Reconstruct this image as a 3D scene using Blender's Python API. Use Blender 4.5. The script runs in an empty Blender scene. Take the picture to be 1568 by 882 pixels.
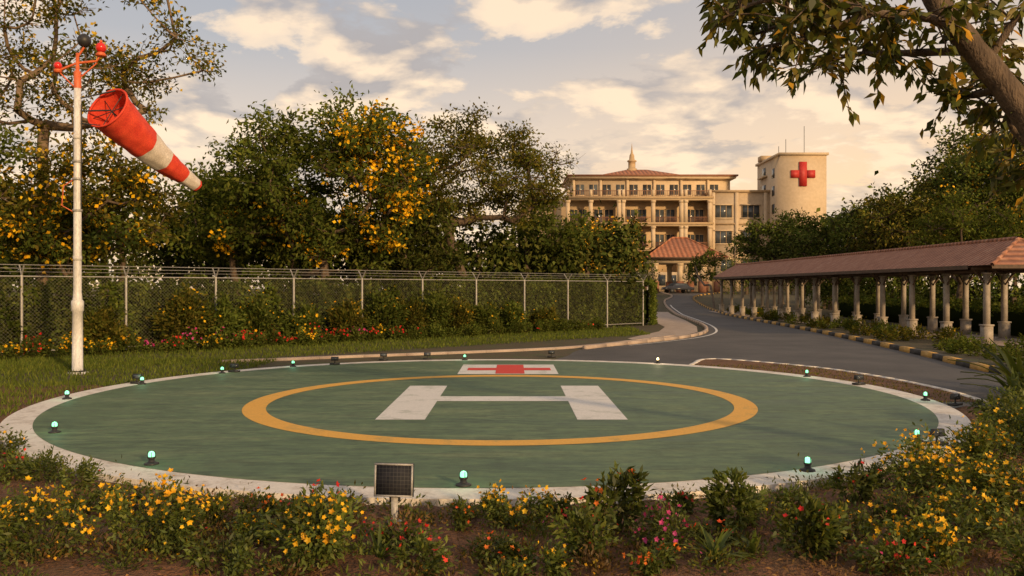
import bpy, bmesh, math, random
import numpy as np
from mathutils import Vector
R=np.random.default_rng(7)
random.seed(7)
scene=bpy.context.scene
rad=math.radians

# ---------------------------------------------------------------- terrain
YB=[-60,70,85,100,115,130,900]
ZB=[0,0,.25,.7,1.2,1.6,1.6]
def gz(y): return float(np.interp(y,YB,ZB))

# ---------------------------------------------------------------- materials
def newmat(name):
    m=bpy.data.materials.new(name); m.use_nodes=True
    nt=m.node_tree; b=nt.nodes['Principled BSDF']
    return m,nt,b
def ramp(nt,stops):
    r=nt.nodes.new('ShaderNodeValToRGB'); e=r.color_ramp.elements
    while len(e)>1: e.remove(e[-1])
    e[0].position=stops[0][0]; c=stops[0][1]; e[0].color=(*c,1)
    for p,c in stops[1:]:
        x=e.new(p); x.color=(*c,1)
    return r
def coords(nt,scale=(1,1,1)):
    tc=nt.nodes.new('ShaderNodeTexCoord'); mp=nt.nodes.new('ShaderNodeMapping')
    mp.inputs['Scale'].default_value=scale
    nt.links.new(tc.outputs['Object'],mp.inputs['Vector']); return mp.outputs['Vector']
def noise(nt,vec,scale,detail=5,rough=.55,dist=0):
    n=nt.nodes.new('ShaderNodeTexNoise'); n.inputs['Scale'].default_value=scale
    n.inputs['Detail'].default_value=detail; n.inputs['Roughness'].default_value=rough; n.inputs['Distortion'].default_value=dist
    nt.links.new(vec,n.inputs['Vector']); return n.outputs['Fac']
def mixc(nt,f,a,b,mode='MIX'):
    m=nt.nodes.new('ShaderNodeMix'); m.data_type='RGBA'; m.blend_type=mode
    for i,v in ((0,f),(6,a),(7,b)):
        if hasattr(v,'links') or hasattr(v,'is_linked'): nt.links.new(v,m.inputs[i])
        elif i==0: m.inputs[0].default_value=v
        else: m.inputs[i].default_value=(*v,1)
    return m.outputs[2]
def bump(nt,b,h,strength=.3,dist=.02):
    n=nt.nodes.new('ShaderNodeBump'); n.inputs['Strength'].default_value=strength; n.inputs['Distance'].default_value=dist
    nt.links.new(h,n.inputs['Height']); nt.links.new(n.outputs[0],b.inputs['Normal'])
def noisy(name,c1,c2,scale=4,rough=.7,bs=.2,bd=.01,stretch=(1,1,1),metal=0,fine=40,c3=None,fr=(.78,1.15)):
    m,nt,b=newmat(name); v=coords(nt,stretch)
    n=noise(nt,v,scale,5,.6)
    st=[(.32,c1),(.68,c2)]
    if c3: st=[(.3,c1),(.5,c2),(.7,c3)]
    r=ramp(nt,st); nt.links.new(n,r.inputs[0])
    n2=noise(nt,v,fine,2,.6)
    r2=ramp(nt,[(.3,(fr[0],)*3),(.7,(fr[1],)*3)]); nt.links.new(n2,r2.inputs[0])
    nt.links.new(mixc(nt,1.0,r.outputs[0],r2.outputs[0],'MULTIPLY'),b.inputs['Base Color'])
    b.inputs['Roughness'].default_value=rough; b.inputs['Metallic'].default_value=metal
    if bs: bump(nt,b,n2,bs,bd)
    return m

M={}
M['ground']=noisy('ground_grass_soil',(.045,.055,.016),(.085,.06,.03),.9,.95,.6,.05,fine=14,c3=(.06,.08,.02))
M['soil']=noisy('garden_soil',(.075,.032,.014),(.17,.078,.036),2.2,.95,.9,.05,fine=30,c3=(.115,.066,.028))
M['asphalt']=noisy('asphalt',(.054,.05,.048),(.096,.088,.082),.5,.8,.4,.008,fine=60)
M['path']=noisy('path_concrete',(.36,.27,.21),(.48,.38,.30),1.5,.8,.2,.01)
M['concrete']=noisy('concrete',(.28,.24,.19),(.42,.36,.30),3,.8,.3,.01)
M['black_paint']=noisy('kerb_black',(.02,.02,.02),(.05,.045,.04),5,.7)
M['yellow_kerb']=noisy('kerb_yellow',(.42,.24,.05),(.6,.36,.1),5,.7)
M['cream']=noisy('cream_render',(.52,.39,.25),(.60,.47,.32),.25,.85,0,.01,fine=2,fr=(.93,1.04))
M['cream_dark']=noisy('ochre_render',(.42,.29,.16),(.5,.36,.21),.3,.85,0,.01,fine=2,fr=(.93,1.04))
M['terr']=noisy('terracotta_trim',(.22,.09,.05),(.3,.14,.08),2,.8)
M['bark']=noisy('bark',(.06,.04,.026),(.16,.11,.07),9,.9,.8,.03,stretch=(1,1,.35))
M['bark_pale']=noisy('bark_pale',(.12,.08,.045),(.26,.18,.11),9,.9,.8,.03,stretch=(1,1,.35))
M['steel']=noisy('galvanised_steel',(.30,.29,.27),(.42,.40,.37),6,.5,.1,.003,metal=.3)
M['pole_white']=noisy('pole_white_paint',(.5,.48,.45),(.74,.72,.7),3,.45,.1,.003,stretch=(1,1,.3))
M['orange']=noisy('orange_paint',(.55,.1,.03),(.7,.16,.05),5,.5)
M['dark']=noisy('dark_plastic',(.015,.015,.016),(.03,.03,.03),8,.5)
M['grey']=noisy('grey_plastic',(.3,.29,.28),(.42,.4,.38),8,.5)
M['wood']=noisy('dark_timber',(.06,.035,.02),(.12,.07,.04),6,.7)
M['sock_red']=noisy('windsock_red',(.58,.035,.015),(.74,.07,.025),5,.75,.3,.02)
M['sock_white']=noisy('windsock_white',(.58,.5,.42),(.72,.64,.56),5,.75,.3,.02)
M['red_paint']=noisy('red_paint',(.42,.02,.015),(.52,.04,.03),3,.6)
M['rail']=noisy('brown_rail',(.2,.09,.05),(.26,.12,.07),3,.6)
M['car']=noisy('car_paint',(.03,.03,.035),(.04,.04,.045),3,.25)

def padmat():
    m,nt,b=newmat('helipad_green_paint'); v=coords(nt,(.35,1.3,1))
    n=noise(nt,v,1.1,7,.65,.6); r=ramp(nt,[(.3,(.062,.108,.05)),(.5,(.092,.148,.074)),(.72,(.15,.195,.105))]); nt.links.new(n,r.inputs[0])
    v2=coords(nt,(1,1,1)); n2=noise(nt,v2,5,8,.7); r2=ramp(nt,[(.3,(.72,)*3),(.55,(1.02,)*3),(.75,(1.4,1.32,1.14))]); nt.links.new(n2,r2.inputs[0])
    v3=coords(nt,(.5,2.6,1)); n4=noise(nt,v3,2.2,6,.7,1.2); r4=ramp(nt,[(.36,(.72,)*3),(.5,(1,1,1)),(.64,(1.35,1.28,1.15))]); nt.links.new(n4,r4.inputs[0])
    c=mixc(nt,1.,r.outputs[0],r2.outputs[0],'MULTIPLY'); c=mixc(nt,1.,c,r4.outputs[0],'MULTIPLY')
    nt.links.new(c,b.inputs['Base Color'])
    rr=ramp(nt,[(.3,(.5,)*3),(.7,(.8,)*3)]); nt.links.new(n,rr.inputs[0]); nt.links.new(rr.outputs[0],b.inputs['Roughness'])
    n3=noise(nt,v2,90,3); bump(nt,b,n3,.25,.004); return m
M['pad']=padmat()
def worn(name,c,dirt,lo=.3,scale=3):
    m,nt,b=newmat(name); v=coords(nt,(1,1,1)); n=noise(nt,v,scale,9,.72,.2)
    r=ramp(nt,[(lo,dirt),(lo+.17,c)]); nt.links.new(n,r.inputs[0])
    n2=noise(nt,v,30,4,.6); r2=ramp(nt,[(.3,(.85,)*3),(.7,(1.06,)*3)]); nt.links.new(n2,r2.inputs[0])
    nt.links.new(mixc(nt,1.,r.outputs[0],r2.outputs[0],'MULTIPLY'),b.inputs['Base Color']); b.inputs['Roughness'].default_value=.7
    bump(nt,b,n2,.2,.004); return m
M['white']=worn('white_paint_worn',(.76,.70,.62),(.48,.41,.33),.34)
M['white_mark']=worn('white_marking',(.72,.69,.64),(.42,.43,.36),.31,2)
M['yellow_mark']=worn('yellow_marking',(.76,.40,.06),(.42,.29,.08),.29,2)
M['red_mark']=worn('red_marking',(.66,.045,.025),(.4,.07,.05),.25,2)
def glass(name,c=(.03,.035,.04)):
    m,nt,b=newmat(name); v=coords(nt); n=noise(nt,v,.6,2); r=ramp(nt,[(.35,c),(.7,tuple(x*3.2 for x in c))]); nt.links.new(n,r.inputs[0])
    nt.links.new(r.outputs[0],b.inputs['Base Color']); b.inputs['Roughness'].default_value=.15; return m
M['glass']=glass('window_glass')
def emis(name,c,s,base):
    m,nt,b=newmat(name); b.inputs['Base Color'].default_value=(*base,1); b.inputs['Emission Color'].default_value=(*c,1); b.inputs['Emission Strength'].default_value=s; b.inputs['Roughness'].default_value=.2; return m
M['green_lens']=emis('green_lens',(.28,.95,.5),1.9,(.1,.4,.2))
M['amber_lens']=emis('amber_lens',(1,.72,.3),4,(.6,.5,.3))
M['red_lens']=emis('red_lens',(1,.03,.01),.12,(.55,.02,.015))
def tilemat(name,ax_rib='Y',ax_c='X',rib=.3,course=.4,c=((.24,.10,.06),(.38,.17,.10))):
    m,nt,b=newmat(name); v=coords(nt); n=noise(nt,v,2.5,6,.7); r=ramp(nt,[(.3,c[0]),(.55,c[1]),(.75,(.46,.28,.19))]); nt.links.new(n,r.inputs[0])
    def wav(ax,per,prof='SIN'):
        w=nt.nodes.new('ShaderNodeTexWave'); w.bands_direction=ax; w.wave_profile=prof; w.inputs['Scale'].default_value=(math.pi*2/20)/per
        nt.links.new(v,w.inputs['Vector']); return w.outputs['Fac']
    a=wav(ax_rib,rib); d=wav(ax_c,course,'SAW')
    s=nt.nodes.new('ShaderNodeMath'); s.operation='ADD'; nt.links.new(a,s.inputs[0]); nt.links.new(d,s.inputs[1])
    r2=ramp(nt,[(.1,(.5,)*3),(.8,(1.1,)*3)]); nt.links.new(a,r2.inputs[0])
    nt.links.new(mixc(nt,.8,r.outputs[0],r2.outputs[0],'MULTIPLY'),b.inputs['Base Color'])
    b.inputs['Roughness'].default_value=.85; bump(nt,b,s.outputs[0],.8,.05); return m
M['tile']=tilemat('clay_tiles')
M['tile2']=tilemat('clay_tiles_porch','X','Y',.7,.9,((.30,.10,.045),(.44,.17,.08)))
def leafmat(name='foliage',trans=.35,spec=True):
    m,nt,b=newmat(name); a=nt.nodes.new('ShaderNodeAttribute'); a.attribute_name='col'
    out=nt.nodes['Material Output']
    if spec:
        nt.links.new(a.outputs['Color'],b.inputs['Base Color']); b.inputs['Roughness'].default_value=.5; b.inputs['Specular IOR Level'].default_value=.3; bs=b
    else:
        nt.nodes.remove(b); bs=nt.nodes.new('ShaderNodeBsdfDiffuse'); nt.links.new(a.outputs['Color'],bs.inputs['Color']); nt.links.new(bs.outputs[0],out.inputs['Surface'])
    if trans:
        t=nt.nodes.new('ShaderNodeBsdfTranslucent'); 
        c=mixc(nt,1.,a.outputs['Color'],(1.7,1.5,.6),'MULTIPLY'); nt.links.new(c,t.inputs['Color'])
        mx=nt.nodes.new('ShaderNodeMixShader'); mx.inputs[0].default_value=trans
        nt.links.new(bs.outputs[0],mx.inputs[1]); nt.links.new(t.outputs[0],mx.inputs[2])
        nt.links.new(mx.outputs[0],out.inputs['Surface'])
    return m
M['leaf']=leafmat(); M['leaf_mid']=leafmat('foliage_mid',.3,False); M['leaf_far']=leafmat('foliage_far',0,False)
def solar():
    m,nt,b=newmat('solar_cells'); v=coords(nt); br=nt.nodes.new('ShaderNodeTexBrick')
    br.offset=0; br.inputs['Scale'].default_value=1; br.inputs['Brick Width'].default_value=.034; br.inputs['Row Height'].default_value=.034; br.inputs['Mortar Size'].default_value=.0014
    br.inputs['Color1'].default_value=(.016,.017,.022,1); br.inputs['Color2'].default_value=(.026,.026,.032,1); br.inputs['Mortar'].default_value=(.07,.068,.065,1)
    sp=nt.nodes.new('ShaderNodeSeparateXYZ'); cb=nt.nodes.new('ShaderNodeCombineXYZ'); nt.links.new(v,sp.inputs[0]); nt.links.new(sp.outputs[0],cb.inputs[0]); nt.links.new(sp.outputs[2],cb.inputs[1])
    nt.links.new(cb.outputs[0],br.inputs['Vector']); nt.links.new(br.outputs['Color'],b.inputs['Base Color']); b.inputs['Roughness'].default_value=.7; b.inputs['Specular IOR Level'].default_value=.2; return m
M['solar']=solar()
def chain():
    m,nt,b=newmat('chain_link'); uv=nt.nodes.new('ShaderNodeUVMap'); sp=nt.nodes.new('ShaderNodeSeparateXYZ'); nt.links.new(uv.outputs[0],sp.inputs[0])
    def mth(op,a,c=None):
        n=nt.nodes.new('ShaderNodeMath'); n.operation=op
        for i,x in enumerate((a,c)):
            if x is None: continue
            if isinstance(x,(int,float)): n.inputs[i].default_value=x
            else: nt.links.new(x,n.inputs[i])
        return n.outputs[0]
    outs=[]
    for op in('ADD','SUBTRACT'):
        s=mth(op,sp.outputs[0],sp.outputs[1]); s=mth('MULTIPLY',s,1/.12); f=mth('FRACT',mth('ADD',s,1000)); outs.append(mth('LESS_THAN',f,.055))
    mask=mth('MAXIMUM',outs[0],outs[1])
    nt.links.new(mask,b.inputs['Alpha']); b.inputs['Base Color'].default_value=(.12,.115,.08,1); b.inputs['Roughness'].default_value=.6
    return m
M['chain']=chain()

# ---------------------------------------------------------------- mesh accumulator
def link(o,parent=None):
    scene.collection.objects.link(o)
    if parent: o.parent=parent
    return o
def empty(name,loc=(0,0,0)):
    e=bpy.data.objects.new(name,None); e.empty_display_size=.5; scene.collection.objects.link(e); return e
class Acc:
    def __init__(s): s.v=[];s.f=[];s.m=[];s.c=[];s.n=0
    def add(s,V,F,mat=0,col=(.5,.5,.5)):
        V=np.asarray(V,float).reshape(-1,3); F=np.asarray(F,int).reshape(-1,4)
        s.v.append(V); s.f.append(F+s.n); s.n+=len(V)
        s.m.append(np.full(len(F),mat) if np.isscalar(mat) else np.asarray(mat))
        C=np.ones((len(V),4)); C[:,:3]=col; s.c.append(C)
    def box(s,c,d,mat=0,rot=0,top=None,col=(.5,.5,.5)):
        x,y,z=[k/2 for k in d]; t=top if top else (1,1)
        V=np.array([[-x,-y,-z],[x,-y,-z],[x,y,-z],[-x,y,-z],[-x*t[0],-y*t[1],z],[x*t[0],-y*t[1],z],[x*t[0],y*t[1],z],[-x*t[0],y*t[1],z]])
        if rot:
            cs,sn=math.cos(rot),math.sin(rot); V=np.stack([V[:,0]*cs-V[:,1]*sn,V[:,0]*sn+V[:,1]*cs,V[:,2]],1)
        s.add(V+np.array(c),[[3,2,1,0],[4,5,6,7],[0,1,5,4],[1,2,6,5],[2,3,7,6],[3,0,4,7]],mat,col)
    def b2(s,x0,x1,y0,y1,z0,z1,mat=0): s.box(((x0+x1)/2,(y0+y1)/2,(z0+z1)/2),(abs(x1-x0),abs(y1-y0),abs(z1-z0)),mat)
    def tube(s,P,Rr,sides=8,mat=0,col=(.5,.5,.5),cap=False):
        P=np.asarray(P,float); n=len(P); Rr=np.broadcast_to(np.asarray(Rr,float),(n,))
        T=np.gradient(P,axis=0); T/=np.linalg.norm(T,axis=1)[:,None]+1e-9
        up=np.array([0,0,1.]) if abs(T[0][2])<.9 else np.array([1.,0,0])
        V=[]; a=np.linspace(0,2*math.pi,sides,endpoint=False)
        u=np.cross(up,T[0]); 
        for i in range(n):
            u=u-T[i]*np.dot(u,T[i]); u/=np.linalg.norm(u)+1e-9; w=np.cross(T[i],u)
            V.append(P[i]+Rr[i]*(np.cos(a)[:,None]*u+np.sin(a)[:,None]*w))
        if cap:
            V=[np.repeat(P[:1],sides,0)]+V+[np.repeat(P[-1:],sides,0)]; n+=2
        V=np.concatenate(V); F=[]
        for i in range(n-1):
            for j in range(sides):
                k=(j+1)%sides; F.append([i*sides+j,i*sides+k,(i+1)*sides+k,(i+1)*sides+j])
        s.add(V,F,mat,col)
    def rev(s,c,prof,sides=16,mat=0):
        a=np.linspace(0,2*math.pi,sides,endpoint=False); V=[];F=[]
        for r,z in prof: V.append(np.stack([c[0]+r*np.cos(a),c[1]+r*np.sin(a),np.full(sides,c[2]+z)],1))
        V=np.concatenate(V)
        for i in range(len(prof)-1):
            for j in range(sides):
                k=(j+1)%sides; F.append([i*sides+j,i*sides+k,(i+1)*sides+k,(i+1)*sides+j])
        s.add(V,F,mat)
    def leaves(s,P,L,W,col,D=None,Nn=None,mat=0,fold=.12):
        P=np.asarray(P,float); n=len(P)
        if n==0: return
        L=np.broadcast_to(L,(n,)).astype(float)[:,None]; W=np.broadcast_to(W,(n,)).astype(float)[:,None]
        if D is None: D=R.normal(size=(n,3)); D[:,2]-=.35
        D=D/(np.linalg.norm(D,axis=1)[:,None]+1e-9)
        if Nn is None:
            Nn=R.normal(size=(n,3)); Nn[:,2]+=.9
        S=np.cross(D,Nn); S/=np.linalg.norm(S,axis=1)[:,None]+1e-9; U=np.cross(S,D)
        a=P; b=P+D*L*.45+S*W*.5+U*L*fold; c=P+D*L; d=P+D*L*.45-S*W*.5+U*L*fold
        V=np.stack([a,b,c,d],1).reshape(-1,3); F=np.arange(4*n).reshape(-1,4)
        s.v.append(V); s.f.append(F+s.n); s.n+=4*n; s.m.append(np.full(n,mat))
        col=np.broadcast_to(col,(n,3)); C=np.ones((4*n,4)); C[:,:3]=np.repeat(col,4,0); s.c.append(C)
    def make(s,name,mats,parent=None,smooth=False,origin=None):
        V=np.concatenate(s.v); F=np.concatenate(s.f); Mi=np.concatenate(s.m).astype(np.int32); C=np.concatenate(s.c)
        if origin is not None: V=V-np.array(origin)
        me=bpy.data.meshes.new(name); me.vertices.add(len(V)); me.vertices.foreach_set('co',V.astype(np.float32).ravel())
        me.loops.add(len(F)*4); me.loops.foreach_set('vertex_index',F.astype(np.int32).ravel())
        me.polygons.add(len(F)); me.polygons.foreach_set('loop_start',np.arange(0,len(F)*4,4,dtype=np.int32))
        me.polygons.foreach_set('material_index',Mi)
        if smooth: me.polygons.foreach_set('use_smooth',np.ones(len(F),bool))
        at=me.attributes.new('col','FLOAT_COLOR','POINT'); at.data.foreach_set('color',C.astype(np.float32).ravel())
        me.update(calc_edges=True); me.validate()
        for m in mats: me.materials.append(M[m])
        o=bpy.data.objects.new(name,me)
        if origin is not None: o.location=origin
        return link(o,parent)

def sheet(name,pts,off,mat,thick=0,parent=None):
    bm=bmesh.new(); vs=[bm.verts.new((x,y,0)) for x,y in pts]; f=bm.faces.new(vs)
    bm.normal_update()
    if f.normal.z<0: f.normal_flip()
    if max(p[1] for p in pts)>70:
        bmesh.ops.triangulate(bm,faces=bm.faces[:])
        for yb in YB[1:-1]:
            bmesh.ops.bisect_plane(bm,geom=bm.verts[:]+bm.edges[:]+bm.faces[:],plane_co=(0,yb,0),plane_no=(0,1,0))
    if thick:
        r=bmesh.ops.extrude_face_region(bm,geom=bm.faces[:])
        for v in r['geom']:
            if isinstance(v,bmesh.types.BMVert): v.co.z=thick
        bmesh.ops.recalc_face_normals(bm,faces=bm.faces[:])
    for v in bm.verts: v.co.z+=gz(v.co.y)+off
    me=bpy.data.meshes.new(name); bm.to_mesh(me); bm.free(); me.materials.append(M[mat])
    return link(bpy.data.objects.new(name,me),parent)
def circ(cx,cy,r,n=160): return [(cx+r*math.cos(2*math.pi*i/n),cy+r*math.sin(2*math.pi*i/n)) for i in range(n)]
def smooth_line(P,k=8):
    P=np.asarray(P,float); out=[]
    Q=np.vstack([2*P[0]-P[1],P,2*P[-1]-P[-2]])
    for i in range(1,len(Q)-2):
        for t in np.linspace(0,1,k,endpoint=False):
            p0,p1,p2,p3=Q[i-1:i+3]
            out.append(.5*((2*p1)+(-p0+p2)*t+(2*p0-5*p1+4*p2-p3)*t*t+(-p0+3*p1-3*p2+p3)*t**3))
    out.append(P[-1]); return np.array(out)
def resample(L,step):
    d=np.r_[0,np.cumsum(np.linalg.norm(np.diff(L,axis=0),axis=1))]; n=max(2,int(d[-1]/step)+1)
    t=np.linspace(0,d[-1],n); return np.stack([np.interp(t,d,L[:,k]) for k in range(L.shape[1])],1)

# ---------------------------------------------------------------- ground
a=Acc(); xs=[-900,-200,-60,60,200,900]; ys=[-60,-10,30]+YB[1:]
V=[(x,y,gz(y)) for y in ys for x in xs]; F=[]
for j in range(len(ys)-1):
    for i in range(len(xs)-1): q=j*len(xs)+i; F.append([q,q+1,q+len(xs)+1,q+len(xs)])
a.add(V,F); a.make('ground',['ground'])

PC=(-.41,17.0); PR=8.43
def hnoise(x,y):
    return (np.sin(x*3.1+y*1.7)+np.sin(x*1.3-y*4.1+1)+np.sin(x*7.3+y*5.9+2)*.5+np.sin(-x*11.1+y*9.3)*.35)
def bedz(x,y):
    d=np.hypot(x-PC[0],y-PC[1])-PR
    z=.05+.016*hnoise(x,y)
    z=np.where(d<.04,-.06,np.minimum(z,.02+.15*np.maximum(d,0)))
    z=np.where((x>7)&(y>15.5),-.06,z)
    z=np.where((y>19),-.06,z)
    return z
a=Acc(); gx=np.arange(-17,17,.1); gy=np.arange(3,20,.1); X,Y=np.meshgrid(gx,gy); Z=bedz(X,Y)+R.normal(size=X.shape)*.009
V=np.stack([X,Y,Z],2).reshape(-1,3); nx=len(gx); I=(np.arange(len(gy)-1)[:,None]*nx+np.arange(nx-1)[None]).ravel()
a.add(V,np.stack([I,I+1,I+nx+1,I+nx],1)); a.make('garden_bed_soil',['soil'],smooth=True)

# ---------------------------------------------------------------- road
left=smooth_line([(1.2,25.8),(1.8,27.6),(2.6,30.6),(5.5,34.4),(7.9,38.0),(9.6,42.3),(10.9,48.5),(12.1,57.5),(14.2,75.6),(17.5,98),(21,112),(22,126)])
right=smooth_line([(18,15.5),(14.6,18.4),(12.6,21.4),(12.8,24.5),(13.5,28.7),(15.1,42.3),(16.9,63.9),(19.3,85),(23.0,108),(28.5,121),(31,126)])
sheet('road',[tuple(p) for p in left]+[tuple(p) for p in right[::-1]]+[(12.5,13),(6.5,16),(4,22)],.008,'asphalt')
isl=smooth_line([(5.1,24.3),(6.2,26.4),(8.2,23.9),(9.0,21.4),(9.3,18.6),(9.1,16.4)],6)
sheet('traffic_island_soil',[tuple(p) for p in isl]+[(7.6,16.5),(7.7,18.7),(6.9,21.0),(5.3,23.1)],.014,'soil')
def kerb(name,L,w,h,mats,seg=1.0,off=0):
    L=resample(np.asarray(L,float),seg); a=Acc()
    for i in range(len(L)-1):
        p,q=L[i],L[i+1]; d=q-p; ln=np.hypot(*d); an=math.atan2(d[1],d[0]); c=(p+q)/2
        z0=gz(p[1]);z1=gz(q[1]); 
        a.box((c[0],c[1],(z0+z1)/2+h/2+off-.02),(ln-.012,w,h+.04),i%len(mats),an,top=(1,.8))
    return a.make(name,mats)
kerb('road_kerb',right[8:],.24,.17,['yellow_kerb','black_paint'],1.1)
kerb('road_kerb',left[16:],.2,.13,['path'],1.5)
kerb('road_kerb',isl,.16,.03,['white'],.5)
kl=smooth_line([(-9.5,24.6),(-7.5,25.6),(-5.2,26.9),(-1.85,28.6),(2.05,31.0),(5.0,35.0),(7.3,38.7)])
kerb('path_kerb',kl[4:],.26,.08,['path'],1.4)
sheet('path',[(5.3,34.8),(7.4,38.3),(9.2,42.3),(10.5,48.5),(11.7,57.5),(13.7,75),(12.2,75),(9.4,57.5),(8.6,48),(7.4,43),(5.0,37.0)],.012,'path')
a=Acc()
wl=resample(left[20:70]+np.array([.45,0]),.8)
P=[];F=[]
for i,p in enumerate(wl): P+= [(p[0],p[1],gz(p[1])+.02),(p[0]+.12,p[1],gz(p[1])+.02)]
F=[[2*i,2*i+1,2*i+3,2*i+2] for i in range(len(wl)-1)]
a.add(P,F); a.make('road_edge_line',['white_mark'])

# ---------------------------------------------------------------- helipad
hp=empty('helipad')
sheet('slab',circ(*PC,PR),-.05,'white',.13,hp)
sheet('green_surface',circ(*PC,7.97),.084,'pad',0,hp)
def ring(name,cx,cy,r0,r1,z,mat,parent):
    n=160; a=Acc(); t=np.linspace(0,2*math.pi,n,endpoint=False)
    V=np.concatenate([np.stack([cx+r*np.cos(t),cy+r*np.sin(t),np.full(n,z)],1) for r in(r0,r1)])
    a.add(V,[[i,i+n,(i+1)%n+n,(i+1)%n] for i in range(n)]); return a.make(name,[mat],parent)
ring('yellow_ring',-.21,16.1,4.26,4.66,.088,'yellow_mark',hp)
Hx0,Hx1,Hx2,Hx3=-2.2,-1.4,1.05,1.86; y0,y1,yb0,yb1=13.7,18.45,15.95,16.65
sheet('letter_h',[(Hx0,y0),(Hx1,y0),(Hx1,yb0),(Hx2,yb0),(Hx2,y0),(Hx3,y0),(Hx3,y1),(Hx2,y1),(Hx2,yb1),(Hx1,yb1),(Hx1,y1),(Hx0,y1)],.088,'white_mark',0,hp)
sheet('white_panel',[(-1.34,20.9),(1.14,20.9),(1.14,23.5),(-1.34,23.5)],.092,'white_mark',0,hp)
cx=-.05; 
sheet('red_cross',[(cx-.36,21.0),(cx+.36,21.0),(cx+.36,21.85),(cx+1.05,21.85),(cx+1.05,22.5),(cx+.36,22.5),(cx+.36,23.4),(cx-.36,23.4),(cx-.36,22.5),(cx-1.1,22.5),(cx-1.1,21.85),(cx-.36,21.85)],.096,'red_mark',0,hp)
LP=[(-8.5,16.3),(-8.15,18.8),(-7.2,21.2),(-5.9,23.0),(-1.39,25.1),(4.1,24.0),(7.05,20.4),(7.8,16.1),(5.6,11.8),(3.43,9.9),(-.52,9.15),(-4.33,10.25),(-6.7,12.5)]
for i,(x,y) in enumerate(LP):
    a=Acc(); amber=(i==5)
    a.rev((x,y,.08),[(.0,0),(.085,0),(.085,.018),(.05,.03),(.036,.04),(.036,.075),(.0,.075)],16,0)
    a.rev((x,y,.155),[(.044,0),(.047,.012),(.044,.02),(.0,.021)],16,0)
    a.rev((x,y,.172),[(.034,0),(.038,.018),(.036,.045),(.024,.062),(.0,.07)],16,1)
    for k in range(4):
        t=k*math.pi/2+.4; a.tube([(x+.045*math.cos(t),y+.045*math.sin(t),.16),(x+.045*math.cos(t),y+.045*math.sin(t),.235)],.004,4,0)
    hl=a.make('helipad_light',['dark','amber_lens' if amber else 'green_lens'],smooth=True)
    l=bpy.data.lights.new('lamp_glow','POINT'); l.energy=.8 if not amber else 2.5; l.color=(.35,1,.55) if not amber else (1,.8,.5); l.shadow_soft_size=.03
    lo=bpy.data.objects.new('lamp_glow',l); lo.location=(x,y,.31); link(lo,hl)
def flood(x,y,rot,z=.085):
    a=Acc(); a.box((x,y,z+.02),(.26,.14,.04),0,rot); a.tube([(x,y,z+.03),(x,y,z+.12)],.015,6,0)
    a.box((x,y,z+.16),(.2,.1,.1),0,rot,top=(1,.6)); a.box((x,y-.055,z+.16),(.16,.008,.07),1,rot)
    a.make('flood_light',['dark','glass'])
for q in [(8.0,15.4,.6),(7.6,18.7,.4),(5.75,11.55,.3),(-8.3,18.9,-.3),(-7.0,21.5,-.3),(-4.9,23.6,0)]: flood(*q)
for q in [(1.25,27.0,0),(-2.6,26.2,0),(-3.9,25.9,0)]: flood(*q,z=.01)

# ---------------------------------------------------------------- windsock
ws=empty('windsock')
a=Acc(); bx,by=-11.1,21.8
a.rev((bx,by,0),[(0,0),(.26,0),(.26,.05),(.13,.06),(.125,1.6),(.15,1.62),(.15,1.86),(.115,1.9),(.1,2.1),(.092,5.0),(.085,7.3),(.0,7.3)],16,0)
a.rev((bx,by,7.3),[(.09,0),(.09,.42),(.05,.45),(.04,.9),(.0,.9)],14,1)
for z in (4.15,4.95,5.4): a.rev((bx,by,z),[(.09,0),(.12,.0),(.12,.06),(.09,.06)],14,2)
for z in (2.9,6.0): a.rev((bx,by,z),[(.09,0),(.107,.0),(.107,.12),(.09,.12)],14,0)
a.tube([(bx-.1,by-.05,4.15),(bx-.35,by-.1,4.3),(bx-.3,by-.1,4.8),(bx-.1,by-.05,4.95)],.014,6,1)
a.tube([(bx+.1,by-.02,4.2),(bx+.13,by-.05,6.9)],.016,6,3)
a.tube([(bx,by,.06),(bx,by,.1)],[.19,.19],8,3)
for k in range(4):
    t=k*math.pi/2+.78; a.rev((bx+.2*math.cos(t),by+.2*math.sin(t),.05),[(0,0),(.025,0),(.025,.05),(0,.05)],6,3)
a.make('pole',['pole_white','orange','steel','dark'],ws,smooth=False)
a=Acc()
def ball(c,r,mat): a.rev(c,[(max(1e-4,r*math.sin(t)),-r*math.cos(t)) for t in np.linspace(0,math.pi,9)],14,mat)
ball((bx+.17,by,8.52),.17,0); a.tube([(bx,by,8.1),(bx+.17,by,8.35)],.03,6,1)
a.tube([(bx-.5,by,7.75),(bx,by,7.95),(bx+.5,by,8.0),(bx+.58,by,8.15)],.03,6,1)
a.rev((bx+.6,by,8.12),[(0,0),(.12,0),(.13,.05),(.1,.07),(.1,.09)],12,1); ball((bx+.6,by,8.34),.13,2); ball((bx+.6,by,8.5),.04,1)
a.rev((bx-.5,by,7.7),[(0,0),(.1,0),(.1,.08)],12,1); ball((bx-.5,by,7.88),.1,2)
a.tube([(bx-.45,by,7.7),(bx-.1,by,7.35)],.02,6,1); a.tube([(bx+.5,by,7.95),(bx+.1,by,7.6)],.02,6,1)
a.make('beacons',['dark','orange','red_lens'],ws,smooth=True)
a=Acc()
S=np.array([-10.33,21.8,6.80]); D=np.array([1.15,3.05,-1.62]); Ls=np.linalg.norm(D); d=D/Ls
u=np.cross(d,[0,0,1]); u/=np.linalg.norm(u); w=np.cross(u,d)
nr,ns=44,32; t=np.linspace(0,1,nr); an=np.linspace(0,2*math.pi,ns,endpoint=False); V=[]
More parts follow.
